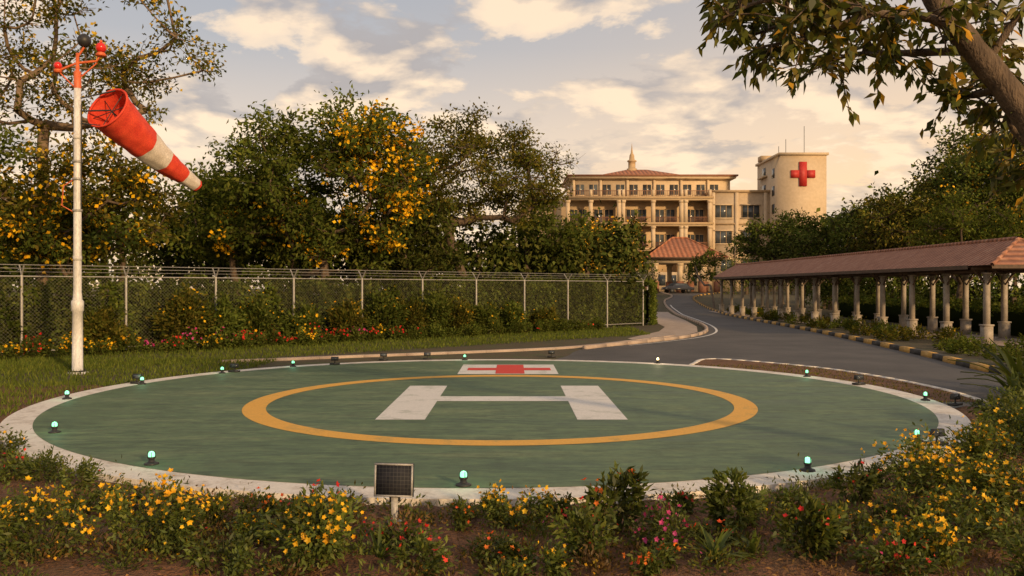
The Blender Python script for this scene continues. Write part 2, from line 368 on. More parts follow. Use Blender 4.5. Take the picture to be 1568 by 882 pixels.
for i,tt in enumerate(t):
    r=.58*(1-tt)+.18*tt; r*=1+.012*math.sin(tt*60)
    c=S+D*tt+np.array([0,0,-.12*math.sin(tt*math.pi)])
    rr=r*(1+.035*np.sin(an*5+tt*9)*min(1,tt*4)+.02*np.sin(an*9-tt*17)*min(1,tt*4))
    V.append(c+rr[:,None]*(np.cos(an)[:,None]*u+np.sin(an)[:,None]*w))
F=[];mi=[]
for i in range(nr-1):
    tt=t[i]; m_=0 if tt<.36 else 1 if tt<.56 else 0 if tt<.8 else 1 if tt<.96 else 0
    for j in range(ns): k=(j+1)%ns; F.append([i*ns+j,i*ns+k,(i+1)*ns+k,(i+1)*ns+j]); mi.append(m_)
a.add(np.concatenate(V),F,mi)
an2=np.linspace(0,2*math.pi,33); a.tube([S+.585*(math.cos(q)*u+math.sin(q)*w) for q in an2],.03,6,0)
for k in range(3):
    q=k*math.pi/3+.3; a.tube([S+d*.15+.57*(math.cos(q)*u+math.sin(q)*w),S+d*.15-.57*(math.cos(q)*u+math.sin(q)*w)],.012,5,2)
a.tube([S+d*.15,S+d*.9],.02,5,2)
a.tube([(bx+.08,by,6.72),S+d*.1],.022,6,2); a.tube([(bx+.08,by,7.05),S+.55*w],.02,6,2); a.tube([(bx+.08,by,6.4),S-.55*w],.02,6,2)
a.make('sock',['sock_red','sock_white','dark'],ws,smooth=True)

# ---------------------------------------------------------------- chain link fence
fa=np.array([-15.8,27.5]); fb=np.array([7.7,50.]); fd=(fb-fa)/np.linalg.norm(fb-fa); fn=np.array([.692,-.722]); sp=3.25
fe=empty('chain_link_fence'); a=Acc()
ids=range(-4,11)
for i in ids:
    p=fa+fd*sp*i; a.tube([(p[0],p[1],0),(p[0],p[1],2.62)],.045,8,0)
    for s in(-1,1): a.tube([(p[0],p[1],2.6),(p[0]+fn[0]*.28*s,p[1]+fn[1]*.28*s,2.95)],.026,6,0)
p0=fa+fd*sp*-4; p1=fa+fd*sp*10
for z in(2.58,.15): a.tube([(p0[0],p0[1],z),(p1[0],p1[1],z)],.022,6,0)
for s in(-1,1):
    for tt in(.35,.68,1):
        q=[(*(p0+fn*.28*s*tt),2.6+.35*tt-.0),(*(p1+fn*.28*s*tt),2.6+.35*tt)]; a.tube(q,.006,4,0)
pe=p1+np.array([1.2,6.]); a.tube([(p1[0],p1[1],2.58),(pe[0],pe[1],2.58)],.028,6,0); a.tube([(pe[0],pe[1],0),(pe[0],pe[1],2.6)],.05,8,0)
a.make('posts_and_rails',['steel'],fe,smooth=True)
def netting(p,q):
    me=bpy.data.meshes.new('netting'); L=float(np.linalg.norm(q-p))
    me.from_pydata([(p[0],p[1],.05),(q[0],q[1],.05),(q[0],q[1],2.58),(p[0],p[1],2.58)],[],[(0,1,2,3)])
    uv=me.uv_layers.new(name='UVMap')
    for i,c in enumerate([(0,0),(L,0),(L,2.53),(0,2.53)]): uv.data[i].uv=c
    me.materials.append(M['chain']); link(bpy.data.objects.new('netting',me),fe)
netting(p0,p1); netting(p1,pe)

# ---------------------------------------------------------------- vegetation
G_OL=[(.09,.095,.016),(.13,.115,.02),(.065,.078,.014),(.16,.13,.026)]
G_DK=[(.045,.06,.013),(.066,.08,.018),(.09,.092,.022)]
G_MD=[(.066,.09,.018),(.092,.118,.022),(.12,.13,.027)]
G_LT=[(.10,.13,.024),(.14,.16,.032),(.082,.112,.023)]
YEL=[(.82,.48,.02),(.88,.56,.03),(.74,.38,.015)]
RED=[(.6,.03,.03),(.7,.06,.04)]
PNK=[(.5,.05,.18),(.6,.08,.28)]
ORG=[(.75,.2,.03),(.7,.1,.03)]
def pick(pal,n): return np.array(pal)[R.integers(0,len(pal),n)]
def tree(name,base,cc,cr,ncl,clr,nleaf,ls,pal=G_OL,flow=None,ffrac=0,fside=None,tr=.16,pale=False,shell=.5,trunkh=None,flat=.65,twig=True,asp=.5,low=.75):
    a=Acc(); base=np.array([base[0],base[1],gz(base[1])]); cc=np.array(cc,float); cr=np.array(cr,float)
    cl=[]; tries=0
    while len(cl)<ncl and tries<ncl*30:
        tries+=1; v=R.normal(size=3); v/=np.linalg.norm(v); r=shell+(1-shell)*R.random()**.7
        p=cc+v*r*cr
        if p[2]<cc[2]-cr[2]*low: continue
        if all(np.linalg.norm(p-q)>clr*.75 for q in cl): cl.append(p)
    cl=np.array(cl); th=trunkh if trunkh else max(1.0,(cc[2]-cr[2])*.75-base[2]+.3)
    lean=(cc-base)[:2]*.3; nodes=[base-[0,0,.1]]; par=[-1]
    for k in range(1,5): nodes.append(base+np.array([lean[0]*k/4+R.normal()*.04,lean[1]*k/4,th*k/4])); par.append(k-1)
    order=np.argsort(np.linalg.norm(cl-nodes[4],axis=1)); ends=[]
    for ci in order:
        c=cl[ci]; nd=np.array(nodes[4:]); dist=np.linalg.norm(nd-c,axis=1)+np.maximum(0,nd[:,2]-c[2])*1.2
        j=int(np.argmin(dist))+4; s=nodes[j]; k=max(2,int(np.linalg.norm(c-s)/.8)); pj=j
        for q in range(1,k+1):
            t=q/k; p=s*(1-t)+c*t; p=p+np.array([0,0,.18*np.linalg.norm(c-s)*math.sin(t*math.pi)*-.5])+(R.normal(size=3)*.07*np.linalg.norm(c-s)/k if q<k else 0)
            nodes.append(p); par.append(pj); pj=len(nodes)-1
        ends.append(pj)
    cnt=np.zeros(len(nodes))
    for e in ends:
        j=e
        while j>=0: cnt[j]+=1; j=par[j]
    rr=tr*(np.maximum(cnt,.5)/len(cl))**.5
    rr[0]*=1.35
    for j in range(1,len(nodes)):
        r0=rr[par[j]] if (cnt[par[j]]<cnt[j]*2.2 or j<5) else rr[j]*1.1
        a.tube([nodes[par[j]],nodes[j]],[r0,rr[j]],7 if rr[j]>.05 else 4,1)
    per=max(4,nleaf//len(cl))
    for c in cl:
        rc=clr*(.65+.7*R.random()); b=.6+.8*R.random(); nt=9
        dirs=R.normal(size=(nt,3)); dirs/=np.linalg.norm(dirs,axis=1)[:,None]; dirs[:,2]*=flat; dirs[:,2]+=.12
        n=int(per*(rc/clr)**1.6)
        if twig:
            for dd in dirs: a.tube([c,c+dd*rc*.5+R.normal(size=3)*.05*rc,c+dd*rc],[.018*tr/.16,.01,.005],3,1)
        ti=R.integers(0,nt,n); t=R.random(n)**.55
        P=c+dirs[ti]*(t*rc)[:,None]*1.05+R.normal(size=(n,3))*rc*np.array([.2,.2,.15])
        col=pick(pal,n)*(b*(.75+.5*R.random((n,1))))
        D_=dirs[ti]*.8+R.normal(size=(n,3))*.8; D_[:,2]-=.3
        a.leaves(P,ls*(.7+.6*R.random(n)),ls*asp*(.8+.4*R.random(n)),col,D=D_)
        if flow and (fside is None or R.random()<fside(c)):
            m_=int(n*ffrac*(.3+1.4*R.random()))
            cen=c+dirs[R.integers(0,nt,max(1,m_//6))]*rc*1.05
            P=cen[R.integers(0,len(cen),m_)]+R.normal(size=(m_,3))*ls*.8
            a.leaves(P,ls*.8,ls*.65,pick(flow,m_)*(.8+.5*R.random((m_,1))))
    return a.make(name,['leaf_mid' if base[1]<52 else 'leaf_far','bark_pale' if pale else 'bark'],smooth=False)

tree('flowering_tree',(-8.2,38),(-8.4,38.5,6.4),(4.5,3.4,4.0),74,1.15,26000,.24,G_MD,YEL,.34,lambda c:(.95 if (c[0]>-7.4 and 4<c[2]<9.2 and c[1]<39.8) else .12),tr=.2,low=.85)
tree('umbrella_tree',(-2.6,44),(-2.0,44,7.9),(4.7,3.6,3.0),70,1.1,18000,.2,G_OL,tr=.24,shell=.45,flat=.45,trunkh=2.6,low=.85)
tree('bare_branch_tree',(2.0,56),(2.3,56,9.3),(2.3,1.6,2.7),26,.9,700,.2,G_OL,tr=.13,shell=.3)
tree('flowering_tree',(7.2,60),(7.0,60,5.0),(2.5,2,2.6),26,.95,4500,.25,G_OL,[(.65,.36,.03),(.75,.42,.04)],.5,tr=.13)
tree('broadleaf_tree',(1.5,50),(1.8,50,4.4),(2.8,2,3.0),30,1.0,8000,.24,G_MD,tr=.14)
tree('broadleaf_tree',(4.6,66),(5,66,4.6),(2.6,2,2.2),18,1.0,3500,.26,G_DK,tr=.14)
tree('broadleaf_tree',(-13.2,41),(-13.0,41,5.4),(2.8,2,2.8),32,1.1,8500,.24,G_MD,tr=.16)
tree('broadleaf_tree',(-5,42),(-5.4,42,4.2),(2.8,1.6,1.9),22,1.0,6500,.24,G_DK,tr=.12)
tree('tall_leafy_tree',(-17.5,31),(-15.6,31,10.6),(4.6,3,3.8),56,.9,7000,.19,G_OL,[(.65,.45,.06)],.1,tr=.2,shell=.25,pale=True,trunkh=3.5)
tree('broadleaf_tree',(-15.5,30.5),(-15.4,30.3,5.0),(3.2,1.8,2.3),38,.85,8500,.22,G_OL,YEL,.1,tr=.14)
tree('broadleaf_tree',(-19.5,29),(-19,29,5.0),(3,2,2.6),26,.95,6000,.24,G_LT,[(.65,.45,.06)],.15,tr=.14)
tree('broadleaf_tree',(-15.3,30.4),(-15.4,29.4,3.9),(1.7,.8,1.1),14,.6,2400,.2,G_LT,YEL,.2,tr=.07)
tree('rain_tree',(29,92),(29,92,7.2),(4.8,3.5,3.0),44,1.4,9000,.36,G_MD,tr=.3)
tree('rain_tree',(33.5,84),(33,84,6.8),(4.2,3,3.0),34,1.4,7000,.36,G_MD,tr=.28)
tree('rain_tree',(28.2,60),(28.3,60,6.0),(4.2,3,3.0),44,1.15,10000,.28,G_OL,tr=.24)
tree('rain_tree',(33.2,58),(33.4,58,8.2),(4.4,3.4,4.4),64,1.2,15000,.28,G_MD,[(.75,.42,.03)],.16,lambda c:.4,tr=.28)
tree('rain_tree',(36,70),(37.5,70,8.8),(5,4,5.0),50,1.4,9000,.34,G_OL,tr=.28)
tree('rain_tree',(24.5,47),(25.2,47,4.9),(2.6,2.6,2.0),26,1.0,6000,.22,G_MD,tr=.16)
tree('rain_tree',(41,78),(42,78,10.4),(6,4,5.6),50,1.6,8000,.4,G_MD,tr=.28)
tree('rain_tree',(31,72),(31,72,6.6),(4.5,3.5,3.4),40,1.3,8000,.32,G_MD,tr=.24)
tree('rain_tree',(24.6,72),(24.6,72,4.6),(2.8,2.4,1.8),26,1.0,4500,.28,G_DK,tr=.18)
tree('broadleaf_tree',(19,80),(20.5,92,4.4),(1.6,1.5,1.6),10,.8,1600,.3,G_MD,tr=.1)

def mass(name,spec,ls,n,pal):
    a=Acc(); per=n//len(spec)
    for (x,y,z,rx,rz) in spec:
        k=8
        m_=max(1,per//k)
        for _ in range(k):
            v=R.normal(size=3); v/=np.linalg.norm(v); v[1]=-abs(v[1]); c=np.array([x,y,z])+v*np.array([rx,rx*.6,rz])*.7
            P=c+R.normal(size=(m_,3))*np.array([rx,rx*.5,rz])*.26
            P[:,2]=np.maximum(P[:,2],gz(y)+.1)
            a.leaves(P,ls*(.7+.6*R.random(m_)),ls*.6,pick(pal,m_)*((.6+.8*R.random())*(.8+.4*R.random((m_,1)))))
        a.tube([(x,y,gz(y)),(x,y,z)],[.3,.15],5,1)
    return a.make(name,['leaf_far','bark'])
sp_=[]
for i in range(38):
    x=-36+i*1.15+R.normal()*.4; sp_.append((x,47.5+R.normal()*1.5+(4 if x>0 else 0),2.8+R.random()*1.6+(1.8 if x<-9 else 0),2.3,2.7))
mass('background_trees',sp_,.34,36000,G_DK)
sp_=[]
for i in range(52):
    x=-130+i*6+R.normal()*2
    if 5<x<58 : y=185
    else: y=115+R.random()*40
    sp_.append((x,y,5+R.random()*2.5+(6 if x>60 else 0),6,5))
for x in np.arange(46,110,5): sp_.append((x,105+R.random()*10,8+ (x-46)*.12,5,6))
mass('distant_trees',sp_,.95,28000,G_MD)
sp_=[]
for i in range(22): sp_.append((24.5+R.random()*1.5+i*.25,36+i*2.3,1.3+R.random(),1.6,1.5))
for x in np.arange(9,20,1.6): sp_.append((x,112+R.random()*8,3.6+R.random(),1.7,2.4))
for x in np.arange(31,44,1.6): sp_.append((x,115+R.random()*8,3.4+R.random()*1.2,1.8,2.4))
mass('shrub_border',sp_,.26,26000,G_MD)

def hedge(name,p,q,h,th,n,ls,pal,bumpy=.15):
    a=Acc(); p=np.array(p,float);q=np.array(q,float); L=np.linalg.norm(q-p); d=(q-p)/L; nn=np.array([d[1],-d[0]])
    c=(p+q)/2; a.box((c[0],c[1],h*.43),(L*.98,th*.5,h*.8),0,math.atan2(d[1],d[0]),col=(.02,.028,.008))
    s=R.random(n)*L; side=R.random(n); z=R.random(n)*h; off=np.where(side<.7,th/2,(R.random(n)-.5)*th); z=np.where(side<.7,z,h)
    w_=bumpy*(np.sin(s*2.1)+np.sin(s*5.3+z*3)+.7*np.sin(s*.9+1))*.5
    off=off+w_*(side<.7)*.6+R.normal(size=n)*.07; z=z+w_*(side>=.7)+R.normal(size=n)*.06
    P=np.stack([p[0]+d[0]*s+nn[0]*off,p[1]+d[1]*s+nn[1]*off,np.maximum(z,.03)],1)
    b=.55+.6*(np.sin(s*1.3+np.sin(z*2.5)+np.sin(s*3.7))*.5+.5)+.3*R.random(n)
    D_=R.normal(size=(n,3))*.7; D_[:,0]+=nn[0]*.6; D_[:,1]+=nn[1]*.6; D_[:,2]-=.2
    a.leaves(P,ls*(.7+.6*R.random(n)),ls*.6,pick(pal,n)*b[:,None]*(.65+.6*R.random((n,1))),D=D_)
    return a.make(name,['leaf_mid'])
o=-fn*.9
P0=fa+fd*3.25*5.6+o; P1=fa+fd*3.25*10.1+o
hedge('clipped_hedge',P0,P1,2.5,1.2,17000,.15,G_LT)
hedge('clipped_hedge',P1+[.3,-.1],P1+[.9,2.2],2.5,1.3,5000,.14,G_LT,.05)
hedge('hedge',fa+fd*-13+o,P0+o*.1,2.3,1.3,36000,.18,G_LT+G_MD,.5)
hedge('hedge',(22.5,30),(25.5,66),1.3,1.2,9000,.2,G_MD,.3)

def shrub(name,x,y,h,r,n,ls,pal,flow=None,nf=0,fs=.03,asp=.42,stem=True,z0=None):
    a=Acc(); z=(float(bedz(np.array(x),np.array(y))) if y<19 else gz(y)) if z0 is None else z0
    z=max(z,gz(y)); nb=max(5,int(12*r/.4)); tips=[]
    for i in range(nb):
        t=R.random()*2*math.pi; q=R.random()**.6; e=np.array([x+math.cos(t)*r*q,y+math.sin(t)*r*q,z+h*(1-.45*q*q)*(.68+.37*R.random())])
        b=np.array([x+math.cos(t)*r*.15,y+math.sin(t)*r*.15,z-.02]); mid=(b+e)/2+np.array([math.cos(t)*r*.1,math.sin(t)*r*.1,0])
        if stem: a.tube([b,mid,e],[.008,.006,.003],4,0,col=(.09,.08,.03))
        tips.append((b,mid,e))
    T=np.array(tips); k=R.integers(0,nb,n); t=(.18+.82*R.random(n)**.7)[:,None]
    P=np.where(t<.5,T[k,0]+(T[k,1]-T[k,0])*t*2,T[k,1]+(T[k,2]-T[k,1])*(t*2-1))+R.normal(size=(n,3))*r*.13
    P[:,2]=np.maximum(P[:,2],z+.01)
    D_=P-np.array([x,y,z+h*.35]); D_/=np.linalg.norm(D_,axis=1)[:,None]+1e-6; D_=D_*.8+R.normal(size=(n,3))*.55
    b_=(.6+.7*R.random(nb))[k][:,None]
    a.leaves(P,ls*(.6+.8*R.random(n)),ls*asp,pick(pal,n)*b_*(.75+.5*R.random((n,1))),D=D_,mat=0)
    if nf and flow:
        k=R.integers(0,nb,nf); C=T[k,2]+R.normal(size=(nf,3))*np.array([r*.2,r*.2,h*.11])+[0,0,ls*.25]
        nrm=C-np.array([x,y,z+h*.3]); nrm/=np.linalg.norm(nrm,axis=1)[:,None]; nrm+=R.normal(size=(nf,3))*.5+np.array([0,-.25,.2]); nrm/=np.linalg.norm(nrm,axis=1)[:,None]
        u_=np.cross(nrm,R.normal(size=(nf,3))); u_/=np.linalg.norm(u_,axis=1)[:,None]; w_=np.cross(nrm,u_)
        fc=pick(flow,nf)*(.75+.5*R.random((nf,1))); fz=fs*(.5+.7*R.random(nf))
        for j in range(5):
            t=j*2*math.pi/5; dd=math.cos(t)*u_+math.sin(t)*w_+nrm*(.2+.5*R.random((nf,1)))
            a.leaves(C,fz,fz*.75,fc,D=dd,Nn=nrm,mat=0,fold=.05)
    return a.make(name,['leaf' if y<19 else 'leaf_mid'])
S_=shrub
S_('yellow_flower_shrub',-3.76,6.75,.54,.42,1700,.055,G_LT,YEL,150,.028)
S_('yellow_flower_shrub',-2.95,6.95,.58,.42,1900,.055,G_LT,YEL,170,.028)
S_('yellow_flower_shrub',-1.55,6.75,.52,.44,1900,.065,G_LT,YEL,120,.028)
S_('red_flower_plant',-1.7,7.3,.44,.24,500,.06,G_LT,RED,24,.03)
S_('yellow_flower_shrub',.035,7.75,.40,.3,1000,.055,G_LT,YEL,75,.028)
S_('orange_flower_plant',.9,7.5,.6,.3,700,.085,G_MD,ORG,11,.042)
S_('red_flower_plant',.6,6.8,.40,.28,700,.07,G_MD,RED,16,.03)
S_('pink_flower_plant',1.32,7.1,.32,.3,900,.05,G_MD,PNK,50,.027)
S_('green_shrub',1.98,7.65,.52,.3,1100,.075,G_LT)
S_('red_flower_plant',3.39,8.5,.42,.22,700,.065,G_MD,RED,10,.03)
S_('red_flower_plant',2.33,6.8,.40,.32,1000,.075,G_MD,RED,16,.03)
S_('yellow_flower_shrub',4.35,8.75,.6,.55,2200,.06,G_LT,YEL,190,.029)
S_('yellow_flower_shrub',4.95,8.2,.55,.45,1700,.06,G_LT,YEL,130,.029)
S_('yellow_flower_shrub',3.4,6.8,.38,.38,1300,.055,G_LT,YEL,70,.028)
S_('yellow_flower_shrub',4.0,7.6,.36,.36,1200,.055,G_LT,YEL,60,.028)
S_('yellow_flower_shrub',5.4,9.6,.62,.5,1700,.065,G_LT,YEL,100,.03)
S_('green_shrub',6.6,11.1,.66,.5,2000,.08,G_MD,YEL,22,.03)
S_('green_shrub',7.6,13.0,.55,.5,2000,.08,G_MD)
S_('green_shrub',8.9,14.3,.6,.55,2000,.09,G_LT)
S_('green_shrub',9.9,15.4,.8,.65,2200,.1,G_MD)
S_('green_shrub',7.4,11.9,.55,.5,1500,.08,G_LT)
for x,y,h,r in [(-5.2,9.5,.3,.3),(-5.7,9.8,.28,.3),(-4.6,9.0,.28,.28),(-6.6,11.0,.3,.32),(-5.9,9.0,.34,.35),(-4.0,8.2,.22,.25),(-7.6,12.0,.36,.4),(-2.4,8.05,.22,.2),(-2.8,7.9,.22,.22),(-.5,7.7,.2,.2),(-.9,7.0,.24,.22),(-.15,6.8,.22,.25),(.5,8.0,.2,.18),(1.6,8.1,.18,.18),(2.7,8.1,.24,.2),(2.9,7.3,.27,.24),(-3.5,8.0,.26,.28),(4.2,7.0,.35,.35),(-4.6,7.6,.3,.35),(3.0,6.6,.22,.22),(-8.6,13.0,.36,.4),(-9.3,14.5,.3,.5),(4.0,9.3,.28,.22),(-2.2,7.2,.3,.25),(-.7,6.55,.25,.25),(.2,6.45,.2,.25),(2.85,6.4,.25,.3),(-2.2,6.5,.3,.3),(3.9,6.4,.28,.3),(1.1,6.4,.2,.22),(-4.6,6.9,.4,.35),(1.75,7.3,.2,.2),(2.5,7.5,.24,.22),(-3.0,7.5,.3,.25),(-1.9,7.9,.2,.2),(3.6,7.9,.26,.24)]:
    S_('green_shrub',x,y,h,r,int(650*r/.3),.055,G_LT if R.random()<.5 else G_MD,[YEL,YEL,RED,ORG][int(R.integers(0,4))] if R.random()<.5 else None,int(8+R.integers(0,14)),.026)
def creepers():
    a=Acc()
    for _ in range(340):
        x=R.uniform(-6,6); y=R.uniform(6.2,10.5)
        dd=math.hypot(x-PC[0],y-PC[1])-PR
        if dd<.18: continue
        r=.06+.11*R.random(); n=int(50+80*R.random()); z=float(bedz(np.array(x),np.array(y)))
        P=np.stack([x+R.normal(size=n)*r,y+R.normal(size=n)*r,z+np.abs(R.normal(size=n))*r*.55],1)
        D_=P-np.array([x,y,z-.05]); D_/=np.linalg.norm(D_,axis=1)[:,None]; D_+=R.normal(size=(n,3))*.4
        pal=[G_LT,G_MD,G_OL,[(.18,.11,.04),(.14,.08,.03)]][int(R.integers(0,4))]
        a.leaves(P,.045*(.6+.8*R.random(n)),.02,pick(pal,n)*(.6+.7*R.random())*(.7+.6*R.random((n,1))),D=D_)
        if R.random()<.25:
            m_=6; a.leaves(P[:m_]+[0,0,.03],.03,.025,pick([RED,YEL,YEL,PNK][int(R.integers(0,4))],m_))
    return a.make('ground_cover',['leaf'])
creepers()
def rosette(name,x,y,h,n,L,w,pal,z=None):
    a=Acc(); z=.04 if z is None else z
    for i in range(n):
        t=R.random()*2*math.pi; el=.5+R.random()*.9; ll=L*(.7+.5*R.random()); c=np.array(pal[R.integers(0,len(pal))])*(.7+.6*R.random())
        dirh=np.array([math.cos(t),math.sin(t),0]); pts=[]
        for k in range(6):
            s=k/5; pts.append(np.array([x,y,z])+dirh*ll*s*math.cos(el)*(1+.3*s)+np.array([0,0,ll*(s*math.sin(el)-.45*s*s*(1.4-el*.7))]))
        sd=np.cross(dirh,[0,0,1]); ws_=[w*.5,w,w*1.05,w*.8,w*.45,.002]; V=[];F=[]
        for k,p_ in enumerate(pts): V+=[p_-sd*ws_[k]/2+[0,0,w*.15],p_,p_+sd*ws_[k]/2+[0,0,w*.15]]
        for k in range(5):
            q=k*3; F+=[[q,q+1,q+4,q+3],[q+1,q+2,q+5,q+4]]
        a.add(V,F,0,c)
    return a.make(name,['leaf'],smooth=True)
rosette('lily_plant',1.6,6.75,.3,26,.34,.05,G_LT); rosette('lily_plant',-1.05,6.75,.3,16,.34,.03,G_LT)
rosette('lily_plant',1.95,6.9,.3,12,.28,.045,G_LT)
rosette('agave_plant',10.4,17.4,1.3,34,1.5,.13,G_DK,.02); rosette('agave_plant',11.3,18.0,1.3,26,1.3,.12,G_MD,.02)
rosette('agave_plant',9.6,16.3,1.,22,.9,.1,G_MD,.02)

for s in np.arange(-7,27,.62):
    off=1.3+R.random()*.9; p=fa+fd*s+fn*off
    kind=R.random()
    if s<3: fl=YEL if kind<.6 else RED; nf=34
    elif s<14: fl=RED if kind<.6 else (YEL if kind<.75 else PNK); nf=26
    else: fl=RED if kind<.3 else None; nf=8
    nm='yellow_flower_shrub' if fl is YEL else 'red_flower_plant' if fl is RED else 'pink_flower_plant' if fl is PNK else 'green_shrub'
    S_(nm,p[0],p[1],.45+.35*R.random(),.42,420,.12,G_MD if R.random()<.6 else G_LT,fl,nf if fl else 0,.06,z0=0.)
for s,h,r in [(2.2,1.5,.8),(5,2.2,1.0),(6.3,2.0,.8),(7.8,2.0,.8),(9.8,1.6,.8),(11.8,1.7,.8),(13.5,2.1,1.0),(16.2,2.4,1.1),(17.6,1.8,.9),(19.2,1.7,.8),(21,1.5,.8),(23.5,1.2,.7),(14.9,1.7,.9)]:
    p=fa+fd*s+fn*.75; S_('climbing_shrub',p[0],p[1],h,r,2600,.17,[G_LT,G_MD,G_OL][int(s)%3],YEL if int(s)%2 else None,26 if int(s)%2 else 0,.06,z0=0.)
rr_=resample(right[10:],1.0)
for k in range(0,60,1):
    p=rr_[k]; 
    if p[1]>75: break
    x=p[0]+.9+R.random()*2.6; S_('green_shrub',x,p[1]+R.normal()*.4,.3+.45*R.random(),.4+.2*R.random(),260,.15,[G_OL,G_MD,G_LT][int(R.integers(0,3))],YEL if R.random()<.15 else None,6 if R.random()<.5 else 0,.08,z0=0.)

def grass(name,n,region,h=.08,pal=G_LT):
    a=Acc(); P=region(n); m_=len(P)
    D_=R.normal(size=(m_,3))*.35; D_[:,2]=1; a.leaves(P,h*(.5+1*R.random(m_)),.012+.004*R.random(m_)+.0008*P[:,1]*.5,pick(pal,m_)*(.7+.7*R.random((m_,1))),D=D_,fold=0)
    return a.make(name,['leaf_mid'])
def reg1(n):
    x=R.uniform(-9,9,n*2);y=R.uniform(6,14,n*2); z=bedz(x,y); k=(z>0)&(np.sin(x*2.2+y)+np.sin(y*3.1-x*1.4)+R.normal(size=len(x))*.7>.35); return np.stack([x,y,z-.005],1)[k][:n]
grass('weeds',14000,reg1,.06,G_LT+G_OL)
def reg2(n):
    s=R.uniform(-14,33,n); w_=R.uniform(1.2,6.5,n); p=fa+fd*s[:,None]+fn*w_[:,None]
    d_=np.hypot(p[:,0]-PC[0],p[:,1]-PC[1]); kk=np.interp(p[:,0],kl[:,0],kl[:,1],left=99,right=0)
    k=(d_>PR+.1)&((p[:,1]>kk+.2)|(p[:,0]<-9)|(R.random(n)<.15))&(p[:,0]<6.5)&~((p[:,0]>1)&(p[:,1]<kk)); return np.stack([p[:,0],p[:,1],np.zeros(n)],1)[k]
grass('grass',30000,reg2,.12,G_LT)
def reg3(n):
    x=R.uniform(-16,-7,n);y=R.uniform(12,26,n); d_=np.hypot(x-PC[0],y-PC[1]); return np.stack([x,y,np.maximum(bedz(x,y),0)],1)[d_>PR+.08]
grass('grass',22000,reg3,.12,G_LT)
def reg4(n):
    x=R.uniform(5,10,n);y=R.uniform(16,26,n); d_=np.hypot(x-PC[0],y-PC[1]); xe=np.interp(y,isl[::-1][:,1],isl[::-1][:,0]); return np.stack([x,y,np.zeros(n)],1)[(d_>PR+.05)&(x<xe-.15)]
grass('grass',5000,reg4,.05,G_OL)
a=Acc(); n=7000; x=R.uniform(-8,8,n*2);y=R.uniform(6,12,n*2); z=bedz(x,y); k=z>0; P=np.stack([x,y,z+.012],1)[k][:n]; m_=len(P)
D_=R.normal(size=(m_,3)); D_[:,2]*=.15; Nn=np.tile([0,0,1.],(m_,1))+R.normal(size=(m_,3))*.3
a.leaves(P,.02+.04*R.random(m_),.02,pick([(.22,.11,.05),(.12,.065,.035),(.36,.2,.08),(.28,.15,.08)],m_),D=D_,Nn=Nn); a.make('leaf_litter',['leaf_mid'])

a=Acc()
def limb(pts,r0,r1,sides=10,k=6):
    L=smooth_line(pts,k); a.tube(L,np.linspace(r0,r1,len(L))*(1+.06*np.sin(np.arange(len(L))*1.7)),sides,1); return L
limb([(6.6,8.9,-.1),(6.4,8.8,1.6),(6.0,8.65,2.7),(5.4,8.55,3.55),(4.95,8.5,4.15),(4.5,8.45,4.65),(4.1,8.4,5.15),(3.8,8.4,5.9)],.19,.09,14)
br=[[(4.5,8.45,4.65),(4.0,8.2,4.8),(3.4,8.0,4.78),(2.8,7.9,4.9),(2.3,7.9,4.85),(1.95,7.9,4.7)],
    [(3.4,8.0,4.8),(2.9,8.2,4.62),(2.45,8.3,4.55)],
    [(4.1,8.4,5.15),(3.3,8.5,5.25),(2.6,8.4,5.2),(2.0,8.3,5.0)],
    [(3.9,8.2,4.82),(3.3,8.5,5.0),(2.9,8.8,4.95),(2.4,8.9,4.8)],
    [(4.6,8.45,4.55),(4.1,8.9,4.65),(3.7,9.2,4.72),(3.35,9.3,4.62)],
    [(4.9,8.5,4.2),(4.75,8.9,4.2),(4.55,9.2,4.3)],
    [(5.1,8.5,3.95),(5.0,8.9,4.3),(5.2,9.3,4.9),(5.3,9.5,5.4)],
    [(4.7,8.5,4.4),(5.0,8.4,4.9),(5.4,8.4,5.3)],
    [(5.6,8.6,3.3),(5.7,9.2,3.7),(5.6,9.8,4.1)],
    [(5.5,8.6,3.4),(5.2,8.9,3.9),(5.3,9.0,4.4)],
    [(3.9,8.4,5.4),(4.3,8.7,5.5),(4.8,8.9,5.6)],
    [(5.5,8.5,3.5),(5.6,9.0,3.5),(5.65,9.4,3.4)]]
tips=[]
for b in br:
    L=limb(b,.05,.012,6)
    for q in range(5,len(L),2):
        for _ in range(4):
            dd=R.normal(size=3)*np.array([1,1,.7]); dd/=np.linalg.norm(dd); ln=.25+.3*R.random(); e=L[q]+dd*ln+np.array([0,0,-.04])
            a.tube([L[q],(L[q]+e)/2+[0,0,.03],e],[.012,.008,.004],4,1); tips.append((L[q],e,dd))
for (s,e,dd) in tips:
    n=int(10+7*R.random()); t=.35+.7*R.random(n)[:,None]; P=s+(e-s)*t+R.normal(size=(n,3))*.03
    D_=dd*.7+R.normal(size=(n,3))*.6; D_[:,2]-=.55
    b_=.6+.8*R.random(); col=pick([(.08,.095,.016),(.12,.12,.02),(.055,.07,.013),(.18,.14,.028)],n)*b_
    yl=R.random(n)<.04; col[yl]=(.65,.36,.04)
    LL=.12+.07*R.random(n); a.leaves(P,LL,LL*.4,col,D=D_,fold=.1)
a.make('overhanging_tree',['leaf','bark'],smooth=False)

